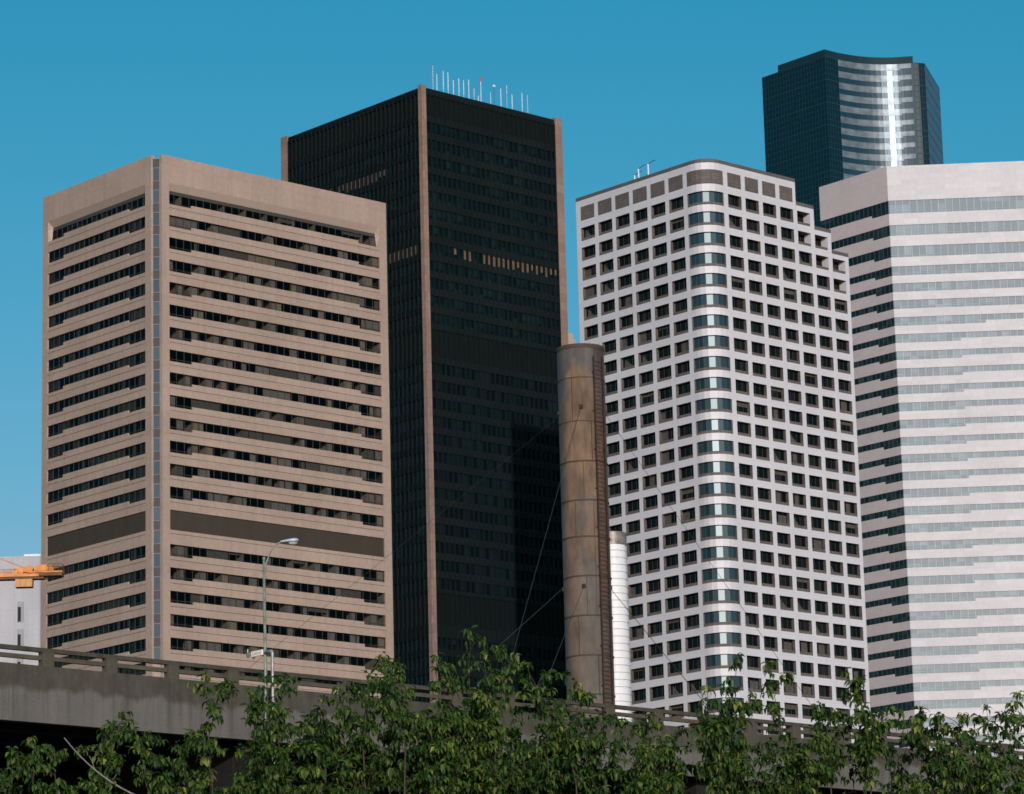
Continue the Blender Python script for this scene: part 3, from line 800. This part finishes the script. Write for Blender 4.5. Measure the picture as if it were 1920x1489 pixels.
# guy wires of the rusty chimney
def wire(name, p0, p1, z_end, rad, mat, label):
    a, b = Vector(p0), Vector(p1); t = (a.z-z_end)/(a.z-b.z); e = a + (b-a)*t
    L = (e-a).length; n = 26; pts = []
    for i in range(n+1):
        q = a.lerp(e, i/n); q.z -= .0018*L*4*(i/n)*(1-i/n); pts.append(q)
    m = MB(); m.tube(pts, rad, 6)
    o = m.build(name, mat)
    tag(o, label, 'guy wire', 'guy wires of the rusty chimney')
wire('guy_wire', (5.28,258.1,60.16), (-.63,225,35.42), 4, .018, M['cable'], 'steep steel wire from upper front of rusty chimney down across the dark tower')
wire('guy_wire', (3.40,259.6,46.2), (-2.2,225,36.07), 5, .02, M['cable'], 'shallow wire from left side of rusty chimney crossing another wire before the dark tower')
wire('guy_wire', (5.11,258.1,46.21), (1.58,225,33.91), 4, .018, M['cable'], 'lower front wire of rusty chimney, just left of it against the dark tower')
wire('guy_wire', (7.18,260.5,60.13), (18.19,225,33.87), 4, .016, M['cable_dark'], 'long upper wire running right from rusty chimney across the whole white grid tower')
wire('guy_wire', (7.18,260.5,46.32), (12.06,230,33.84), 4, .024, M['cable_dark'], 'lower right wire from rusty chimney past the white chimney')
wire('guy_wire', (3.55,260.5,59.9), (-18.04,225,35.63), 8, .012, M['cable_dark'], 'long thin wire slanting left across the beige tower behind the street lamp')

# ------------------------------------------------------------------ elevated highway
def viaduct():
    T = thing('elevated_highway', 'stained concrete elevated highway with a two rail concrete balustrade crossing the whole picture', 'highway viaduct', (-22.511, 150, 0), GRID)
    X0, X1 = -34.0, 118.0; TOP = 24.92; BOT = 22.38; D = 36.0
    g = MB(); g.box(X0, X1, 0, .45, BOT, TOP)
    x = 13.9; g.box(13.75, 14.95, -.10, -.002, BOT, TOP-.02)
    for xx in (43.6, 73.3, -15.9, 4.6, 24.4, 34.0, 53.4, 63.0): g.box(xx, xx+.05, -.012, -.002, BOT, TOP-.02)
    g.build('girder', M['viaduct'], T)
    d = MB(); d.box(X0, X1, .46, D, 23.6, 24.0)
    for k in range(1, 9): d.box(X0, X1, D*k/9-.4, D*k/9+.4, BOT+.15, 23.59)
    d.box(X0, X1, D-.5, D, BOT-.6, TOP-.3)
    d.build('deck', M['under'], T)
    for k in range(6):
        xx = -14.8+29.6*k
        c = MB(); c.box(xx-.9, xx+.9, 2.0, 3.8, 0, BOT+.1); c.box(xx-.9, xx+.9, D-6, D-4, 0, BOT+.1); c.box(xx-.8, xx+.8, 1.0, D-1, BOT-1.6, BOT+.14); c.build('column', M['under'], T)
    rl = MB(); rl.box(X0, X1, .06, .30, 25.55, 25.74); rl.box(X0, X1, .09, .28, 25.19, 25.38)
    R = rl.build('railing', M['rail'], T)
    p = MB(); p.box(0, .62, .02, .36, TOP+.001, 25.66)
    first = None; i = 0; xx = 1.85-3.45*10
    while xx < X1-1:
        if first is None:
            first = p.build('post', M['rail'], R); o = first
        else:
            o = first.copy(); COL.objects.link(o); o.parent = R
        o.location = (xx, 0, 0); xx += 3.45
viaduct()

# ------------------------------------------------------------------ street lamp, sign, pipe
def lamp():
    px, py = -11.79, 158.45
    T = thing('street_lamp', 'slim weathered green street lamp with a curved arm in front of the beige tower', 'street lamp', (px, py, 0), 0)
    m = MB(); m.tube([(0,0,0),(0,0,12),(0,0,24),(-.03,0,30.85)], [.12,.10,.078,.062], 12); m.lathe((-.03,0,30.85), [(.075,-.1),(.075,.03),(0,.05)], 12); m.build('pole', M['pole'], T, smooth=True)
    a = MB(); a.tube([(-.06,-.02,30.28),(.05,-.02,30.5),(.16,-.02,30.82),(.30,-.02,31.13),(.48,-.02,31.38),(.66,-.02,31.53),(.82,-.02,31.60)], .032, 8)
    a.tube([(-.09,0,30.18),(.08,0,30.40)], .055, 8); a.build('arm', M['pole'], T, smooth=True)
    h = MB(); n = 16
    prof = [(0,.03,.03),(.10,.07,.055),(.22,.10,.075),(.30,.15,.085),(.45,.18,.11),(.62,.19,.12),(.76,.16,.11),(.84,.10,.07),(.87,.02,.02)]
    for (x, w, hh) in prof:
        for k in range(n):
            t = 2*pi*k/n; z = sin(t)*hh; z = z if z > 0 else z*.75
            h.v.append((.74+x, cos(t)*w, 31.60+.05*x+z))
    for i in range(len(prof)-1):
        for k in range(n):
            q = (k+1) % n; h.f.append((i*n+k, i*n+q, (i+1)*n+q, (i+1)*n+k)); h.m.append(0)
    H = h.build('lamp_head', M['lamp'], T, smooth=True)
    b = MB(); b.lathe((1.34,0,31.57), [(0,-.14),(.12,-.11),(.16,-.03)], 14, 0, (1.5,1)); b.build('lens', M['lens'], H, smooth=True)
lamp()

def sign():
    E0 = Vector((-11.42, 157.85, 26.36))
    T = thing('street_sign', 'small cream street sign reading Union on a pipe arm across the lamp pole', 'street sign', E0, 0)
    d = AV                                              # arm runs back-left, across the pole
    p0 = d*.62; p1 = d*1.46; up = Vector((0,0,1)); nrm = -BV
    c = (p0+p1)/2 + nrm*.09
    m = MB(); m.obox(c, d*.42, nrm*.035, up*.125); P = m.build('sign_panel', M['sign'], T)
    cu = bpy.data.curves.new('word', 'FONT'); cu.body = 'Union'; cu.size = .235; cu.align_x = 'CENTER'; cu.align_y = 'CENTER'; cu.extrude = .003; cu.resolution_u = 3; cu.space_character = 1.12
    tmp = bpy.data.objects.new('word', cu); COL.objects.link(tmp)
    bpy.context.view_layer.update()
    me = bpy.data.meshes.new_from_object(tmp.evaluated_get(bpy.context.evaluated_depsgraph_get()))
    bpy.data.objects.remove(tmp); bpy.data.curves.remove(cu)
    mat = Matrix((( -d.x, up.x, nrm.x, c.x+nrm.x*.0375), (-d.y, up.y, nrm.y, c.y+nrm.y*.0375), (-d.z, up.z, nrm.z, c.z+nrm.z*.0375), (0,0,0,1)))
    me.transform(mat); me.materials.clear(); me.materials.append(M['letter'])
    o = bpy.data.objects.new('lettering', me); COL.objects.link(o); o.parent = P
    b = MB(); b.tube([d*.1, d*1.95], .035, 8); b.obox(d*1.82+up*.02, d*.10, nrm*.05, up*.10); b.tube([d*1.86, d*1.86+up*.30], .03, 6); b.obox(d*1.42-up*.17, d*.05, nrm*.05, up*.05)
    b.build('bracket', M['pipe'], T)
sign()
pm = MB(); E0 = Vector((-11.42, 157.85, 26.36))
pts = [E0 + AV*.45, E0 + AV*.2]
for k in range(7):
    t = pi/2*k/6; pts.append(E0 + AV*(.16-.16*sin(t)) + Vector((0,0,-.16*(1-cos(t)))))
pts += [E0+Vector((0,0,-.5)), Vector((E0.x, E0.y, 14)), Vector((E0.x, E0.y, 0))]
pm.tube(pts, .075, 12)
tag(pm.build('conduit_pipe', M['pipe'], smooth=True), 'grey elbow pipe rising beside the street lamp pole to the cream sign', 'pipe')

# ------------------------------------------------------------------ tower crane
def crane():
    T = thing('tower_crane', 'orange tower crane jib with hanging counterweight at the left edge', 'crane', (-78.0, 450, 0), 0)
    Z = 82.15
    j = MB(); n = 0
    for dy in (-.55, .55):
        j.box(-9.0, 16.55, dy-.16, dy+.16, Z-.02, Z+.42, 0)
        j.box(-9.0, 15.2, dy-.12, dy+.12, Z-.34, Z-.10, 1)
    for k in range(14): j.box(-8.5+1.75*k, -8.3+1.75*k, -.38, .38, Z+.02, Z+.2, 1)
    j.box(-9, 15.6, -.38, .38, Z-.3, Z-.22, 1)
    j.build('counter_jib', [M['crane'], M['crane_dark']], T)
    f = MB()
    for a, b in (((-14,-.5,Z),(-9,-.5,Z)),((-14,.5,Z),(-9,.5,Z)),((-60,-.5,Z),(-14,-.5,Z)),((-60,.5,Z),(-14,.5,Z)),((-60,0,Z+1.2),(-9,0,Z+1.2))): f.tube([a, b], .1, 6)
    for k in range(34):
        x = -60+1.5*k; f.tube([(x,-.5,Z),(x+.75,0,Z+1.2),(x+1.5,-.5,Z)], .05, 5); f.tube([(x,.5,Z),(x+.75,0,Z+1.2),(x+1.5,.5,Z)], .05, 5)
    f.build('jib', M['crane'], T)
    p = MB(); p.box(13.0, 17.75, -1.0, 1.0, Z+.43, Z+.60, 0); p.box(14.6, 17.7, -.9, .9, Z+.0, Z+.42, 1); p.build('platform', [M['crane'], M['crane_dark']], T)
    w = MB(); w.box(14.05, 15.6, -.55, .6, Z+.72, Z+1.55); w.tube([(15.6,-.15,Z+1.0),(16.5,-.15,Z+1.0)], [.42,.30], 14); w.box(12.6, 13.7, -.5, .5, Z+.62, Z+1.3); w.tube([(12.1,-.3,Z+.9),(12.1,.6,Z+.9)], .45, 14); w.box(11.2, 11.7, -.4, .4, Z+.43, Z+1.2); w.tube([(13.3,-.62,Z+1.02),(13.3,.62,Z+1.02)], .5, 16)
    w.box(16.1,16.5,-.3,.3,Z+.6,Z+.95); w.build('winch', M['crane'], T)
    h = MB()
    for y in (-.97, .97):
        for x in (15.9, 16.6, 17.2, 17.7): h.tube([(x,y,Z+.6),(x,y,Z+1.55)], .035, 6)
        for z in (1.1, 1.55): h.tube([(15.9,y,Z+z),(17.7,y,Z+z)], .035, 6)
    for z in (1.1, 1.55): h.tube([(17.7,-.97,Z+z),(17.7,.97,Z+z)], .035, 6)
    for x in (7.6, 9.2, 10.8): h.tube([(x,-.6,Z+.4),(x,-.6,Z+1.0)], .03, 5)
    h.tube([(6.8,-.6,Z+1.0),(11.5,-.6,Z+1.0)], .03, 5)
    h.build('handrail', M['crane_dark'], T)
    br_ = MB()
    for k in range(9):
        x = -6+1.9*k
        for dy in (-.6, .6): br_.tube([(x,dy,Z+.42),(x+.95,dy,Z+.80),(x+1.9,dy,Z+.42)], .035, 5)
    for dy in (-.6, .6): br_.tube([(-6,dy,Z+.82),(11.2,dy,Z+.82)], .04, 5)
    br_.build('lattice', M['crane'], T)
    c = MB(); c.box(12.0-.55, 14.25-.55, -.75, .75, Z-1.4, Z-.36); c.box(12.2,13.0,-.6,.6,Z-.36,Z-.2); c.build('counterweight', M['weight'], T)
    for k in range(3):
        s_ = MB(); s_.box(12.05+.72*k-.55+.62, 12.08+.72*k-.55+.62, -.765, -.752, Z-1.39, Z-.37); s_.build('joint_line', M['crane_dark'], T)
    t = MB()
    for dy in (-.5, .5):
        t.tube([(13.4,dy,Z+.9),(6.0,dy,Z+4.0),(0,dy,Z+6.6)], .035, 5)
        t.tube([(8.9,dy,Z+.4),(6.5,dy,Z+1.7),(0,dy,Z+5.2)], .11, 6)
    t.build('tie_bar', M['crane'], T)
    m = MB()
    for sx in (-.9, .9):
        for sy in (-.9, .9): m.tube([(sx,sy,hill(450)-1),(sx,sy,Z+1)], .12, 6); m.tube([(sx,sy,Z+1),(0,0,Z+7.2)], .09, 6)
    for k in range(20):
        z = hill(450)+2.4*k
        if z+2.4 > Z: break
        for s_ in (-.9,.9): m.tube([(-.9,s_,z),(.9,s_,z+2.4)], .06, 5); m.tube([(s_,-.9,z+2.4),(s_,.9,z)], .06, 5)
    m.build('mast', M['crane'], T)
crane()

# ------------------------------------------------------------------ trees
UP = Vector((0,0,1))
class Leaves:
    def __init__(s, rnd): s.v = []; s.f = []; s.t = []; s.r = rnd
    def leaf(s, p, d, L, w, tone):
        r = s.r
        d = d.normalized(); side = d.cross(UP)
        if side.length < .05: side = Vector((1,0,0))
        side.normalize(); nrm = side.cross(d)
        tw = r.uniform(-.8,.8); side = (side*cos(tw) + nrm*sin(tw)); nrm = side.cross(d)
        curl = r.uniform(.10,.30)*L; fold = w*r.uniform(.25,.6)
        m1 = p + d*L*.42 + nrm*(curl*.6-fold*.0); tip = p + d*L - nrm*curl*.9
        l1 = p + d*L*.40 + side*w + nrm*(curl*.6+fold); r1 = p + d*L*.40 - side*w + nrm*(curl*.6+fold)
        l2 = p + d*L*.72 + side*w*.72 + nrm*(curl*.1+fold*.7); r2 = p + d*L*.72 - side*w*.72 + nrm*(curl*.1+fold*.7); m2 = p + d*L*.73 + nrm*curl*.1
        n = len(s.v); s.v += [tuple(q) for q in (p, m1, l1, r1, m2, l2, r2, tip)]
        for f in ((0,1,2),(0,3,1),(2,1,4,5),(1,3,6,4),(5,4,7),(4,6,7)):
            s.f.append(tuple(n+i for i in f)); s.t.append(tone)
    def whorl(s, p, n, tone, big=1.0, up=.15):
        """a tuft of leaves hanging round one bud"""
        r = s.r; a0 = r.uniform(0, 6.28); k = r.uniform(.85, 1.2)*big
        for i in range(n):
            a = a0 + i*2.4 + r.uniform(-.4,.4); out = Vector((cos(a), sin(a), 0))
            dr = r.uniform(.5, 2.4) if r.random() > up else r.uniform(-.5,.4)
            d = out + UP*(-dr)
            L = r.uniform(.095,.195)*k
            s.leaf(p + out*r.uniform(.0,.05) + UP*r.uniform(-.05,.05), d, L, L*r.uniform(.17,.25), min(1, max(0, r.gauss(tone,.21))))
    def spray(s, path, n, start=.15, big=1.0):
        """tufts set along a shoot, one crowning its tip"""
        r = s.r; k = len(path)-1; base = r.uniform(.24,.58)  # low tones deepen shadow, tip tuft lifted: light contrast put into leaf colour
        s.whorl(path[-1], r.randint(11,16), base+.16, big, .3)
        m = max(1, int(n/11))
        for i in range(m):
            u = start + (.94-start)*(i+r.uniform(.2,.8))/m; x = u*k; j = min(int(x), k-1)
            q = path[j].lerp(path[j+1], x-j); a = r.uniform(0, 6.28); e = r.uniform(.03,.17)
            s.whorl(q + Vector((cos(a)*e, sin(a)*e, r.uniform(-.03,.08))), r.randint(8,13), base+r.uniform(-.14,.14), big, .12)
    def build(s, name, parent):
        me = bpy.data.meshes.new(name); me.from_pydata(s.v, [], s.f); me.materials.append(M['leaf'])
        a = me.attributes.new('tone', 'FLOAT', 'FACE'); a.data.foreach_set('value', s.t); me.update()
        o = bpy.data.objects.new(name, me); COL.objects.link(o); o.parent = parent; return o

def curve(a, b, bend, n=8):
    a, b = Vector(a), Vector(b); out = []
    for i in range(n+1):
        t = i/n; q = a.lerp(b, t) + Vector(bend)*(4*t*(1-t)); out.append(q)
    return out

def tree(label, base, crown_z, width, tips, fill, seed, dead=False):
    r = random.Random(seed); bx, by = base
    T = thing('leafy_tree', label, 'tree', (bx, by, 0), 0, 'street trees along the foot of the picture')
    tr = MB(); fork = Vector((r.uniform(-.1,.1), r.uniform(-.1,.1), 4.2))
    tr.tube(curve((0,0,0), fork, (r.uniform(-.12,.12),0,0)), [.17,.16,.15,.145,.14,.135,.13,.125,.12], 10)
    tr.build('trunk', M['bark'], T, smooth=True)
    br = MB(); lv = Leaves(r)
    O = Vector((bx, by, 0))
    # main limbs fan out from the fork
    limbs = []
    nl = 9
    for i in range(nl):
        x = width*(-.5+(i+.5)/nl) + r.uniform(-.2,.2); y = r.uniform(-1.2,1.2)
        e = Vector((x, y, crown_z - .7 + r.uniform(-.5,.25) - abs(x)*.12))
        pth = curve(fork, e, (x*.16, y*.1, .1)); limbs.append(pth)
        br.tube(pth, [.05-.0045*k for k in range(9)], 6)
    def shoot(tip, n, big=1.0, rad=.011):
        best = None
        for pth in limbs:
            for q in pth[3:]:
                if q.z < tip.z - .35:
                    dd = (Vector((q.x-tip.x, q.y-tip.y, 0))).length*1.6 + abs(tip.z-q.z-1.0)
                    if best is None or dd < best[0]: best = (dd, q)
        root = best[1] if best else fork
        L = (tip-root).length
        pth = curve(root, tip, (-(tip.x-root.x)*.12, 0, -.06*L), 9)
        pth = [p + Vector((r.gauss(0,.012), r.gauss(0,.012), 0)) for p in pth]
        br.tube(pth, [rad*(1.5-.13*k) for k in range(10)], 5)
        # leaves only along the last stretch
        keep = min(1.0, 1.7/L); m = int(len(pth)*(1-keep)); lv.spray(pth[m:], n, .02, big)
        # side twigs
        for k in range(r.randint(3,6)):
            j = r.randint(max(m,3), 8); q = pth[j]; a = r.uniform(0, 2*pi)
            e = q + Vector((cos(a)*r.uniform(.18,.50), sin(a)*r.uniform(.18,.50), r.uniform(.0,.42)))
            tw = curve(q, e, (0,0,.05), 4); br.tube(tw, .006, 4, cap=False); lv.spray(tw, r.randint(11,24), .35, big*.95)
    for t in tips: shoot(Vector(t)-O, r.randint(95,135))
    zmax = crown_z
    for k in range(int(fill*.80)):
        x = r.uniform(-.56,.56)*width; y = r.uniform(-1.5,1.5)
        lim = 1.0 - (abs(x)/(width*.56))**2*.35
        z = crown_z - 1.35 + r.random()**1.1*1.6*lim
        shoot(Vector((x, y, z)), r.randint(44,80), r.uniform(.85,1.05), .008)
    if dead:
        pth = curve(Vector((1.05,-.9,8.9)), Vector((-.28,-1.0,9.98)), (-.05,0,-.10), 9)
        db = MB(); db.tube(pth, [.017-.001*k for k in range(10)], 6)
        db.tube(curve(pth[5], pth[5]+Vector((-.1,0,.25)), (0,0,.02), 4), .006, 5); db.tube(curve(pth[3], pth[3]+Vector((.15,0,.2)), (0,0,.02), 4), .005, 5)
        db.build('bare_branch', M['dead'], T)
    br.build('branches', M['bark'], T); lv.build('crown', T)

TIPS = [(-8.72,61.0,9.94),(-8.57,62.4,9.97),(-9.46,63.8,9.97),(-7.18,61.7,10.47),(-7.64,63.1,10.43),(-6.81,61.0,9.84),(-5.75,62.4,11.22),(-5.58,63.8,11.17),(-4.87,61.7,10.51),(-6.26,63.1,10.0),(-6.43,61.0,9.55),(-4.62,62.4,11.16),(-4.26,63.8,11.30),(-4.38,61.7,10.55),(-3.35,63.1,11.01),(-3.57,61.0,10.33),(-2.77,62.4,11.14),(-2.52,63.8,11.69),(-2.2,61.7,11.12),(-2.06,63.1,10.88),(-1.46,61.0,11.22),(-1.35,62.4,11.25),(-.91,63.8,12.12),(-.65,61.7,11.37),(-.48,63.1,11.23),(-.07,61.0,11.22),(.12,62.4,11.26),(-.24,63.8,11.03),(.37,61.7,10.71),(1.05,63.1,10.99),(.76,61.0,10.13),(1.26,62.4,10.2),(1.93,63.8,10.35),(2.2,61.7,10.04),(2.59,63.1,9.91),(3.32,61.0,10.54),(3.6,62.4,10.43),(4.12,63.8,11.52),(3.72,61.7,10.61),(4.59,63.1,11.24),(4.15,61.0,10.42),(5.45,62.4,10.36),(5.19,63.8,9.79),(6.03,61.7,10.63),(6.3,63.1,10.41),(6.32,61.0,9.93),(5.88,62.4,10.18),(7.46,63.8,10.38),(7.49,61.7,9.95),(7.11,63.1,9.9),(7.89,61.0,9.94),(8.3,62.4,9.82),(8.71,63.8,10.44),(8.79,61.7,9.87),(9.21,63.1,10.55)]
TREES = [ # label, base, crown z, width, x-range of tips, fill, dead
 ('low leafy tree with a bare pale branch at the bottom left corner', (-7.9,62.3), 9.35, 3.4, (-99,-6.6), 26, True),
 ('leafy tree with a column-like shoot in front of the viaduct, left of the lamp pole', (-5.5,62.2), 9.5, 2.6, (-6.6,-4.75), 34, False),
 ('leafy tree in front of the foot of the lamp pole and sign', (-3.9,62.6), 10.0, 2.4, (-4.75,-3.2), 40, False),
 ('dense leafy tree in front of the right edge of the beige tower', (-2.3,62.4), 10.35, 2.4, (-3.2,-1.8), 52, False),
 ('tallest leafy tree, its top shoots rising against the dark tower', (-.4,62.5), 10.3, 2.6, (-1.8,.3), 54, False),
 ('leafy tree in front of the rusty chimney base', (1.4,62.3), 9.7, 2.4, (.3,2.0), 34, False),
 ('leafy tree with two thin upright shoots before the white grid tower', (3.7,62.4), 9.65, 3.0, (2.0,4.9), 34, False),
 ('leafy tree before the seam between white grid tower and pink granite tower', (5.9,62.3), 9.5, 2.6, (4.9,6.7), 26, False),
 ('leafy tree at the bottom right corner before the pink granite tower', (8.1,62.4), 9.35, 3.2, (6.7,99), 40, False)]
for i, (lab, base, cz, w, (a, b), fill, dead) in enumerate(TREES):
    tree(lab, base, cz, w, [t for t in TIPS if a <= t[0] < b], fill, 40+i, dead)

# ------------------------------------------------------------------ light and camera
SUN_AZ, SUN_EL = radians(172.0), radians(12.6)      # compass azimuth of the sun from +Y, clockwise
world = bpy.data.worlds.new('World'); scene.world = world; world.use_nodes = True
wt = world.node_tree; wt.nodes.clear()
wo = wt.nodes.new('ShaderNodeOutputWorld'); bg = wt.nodes.new('ShaderNodeBackground'); sky = wt.nodes.new('ShaderNodeTexSky')
sky.sky_type = 'NISHITA'; sky.sun_disc = False; sky.sun_elevation = SUN_EL; sky.sun_rotation = SUN_AZ
sky.air_density = 1.0; sky.dust_density = 1.6; sky.ozone_density = 2.0; sky.altitude = 10
bg.inputs[1].default_value = .107
# deepen the blue of the clear sky as the film does: the red channel falls off faster than the others
sp = wt.nodes.new('ShaderNodeSeparateColor'); cb = wt.nodes.new('ShaderNodeCombineColor'); wt.links.new(sky.outputs[0], sp.inputs[0])
def wmath(op, a, b):
    nd = wt.nodes.new('ShaderNodeMath'); nd.operation = op
    for i, v in enumerate((a, b)):
        if isinstance(v, float): nd.inputs[i].default_value = v
        else: wt.links.new(v, nd.inputs[i])
    return nd.outputs[0]
wt.links.new(wmath('MINIMUM', sp.outputs[0], wmath('MULTIPLY', wmath('POWER', sp.outputs[0], 3.5), .054)), cb.inputs[0])
wt.links.new(wmath('MULTIPLY', sp.outputs[1], .97), cb.inputs[1]); wt.links.new(wmath('MULTIPLY', sp.outputs[2], 1.06), cb.inputs[2])
wt.links.new(cb.outputs[0], bg.inputs[0]); wt.links.new(bg.outputs[0], wo.inputs[0])

sl = bpy.data.lights.new('sun', 'SUN'); sl.energy = 2.75; sl.angle = radians(.5); sl.color = (1.0, .955, .975)
so = bpy.data.objects.new('sun', sl); COL.objects.link(so)
dirv = Vector((-sin(SUN_AZ)*cos(SUN_EL), -cos(SUN_AZ)*cos(SUN_EL), -sin(SUN_EL)))
so.rotation_euler = dirv.to_track_quat('-Z', 'Y').to_euler(); so.location = (0, -50, 300)

cam = bpy.data.cameras.new('camera'); co = bpy.data.objects.new('camera', cam); COL.objects.link(co)
th, ro = radians(12.8928), radians(-1.4829)
Fv = Vector((0, cos(th), sin(th))); r0 = Vector((1,0,0)); u0 = Vector((0,-sin(th),cos(th)))
rv = r0*cos(ro) + u0*sin(ro); uv = -r0*sin(ro) + u0*cos(ro)
co.matrix_world = Matrix(((rv.x,uv.x,-Fv.x,0),(rv.y,uv.y,-Fv.y,0),(rv.z,uv.z,-Fv.z,2.0),(0,0,0,1)))
cam.sensor_width = 36.0; cam.lens = 36*6437.37/1920; cam.clip_start = .5; cam.clip_end = 20000
scene.camera = co
scene.cycles.filter_width = 1.6
scene.view_settings.view_transform = 'Standard'; scene.view_settings.look = 'None'; scene.view_settings.exposure = 0; scene.view_settings.gamma = 1
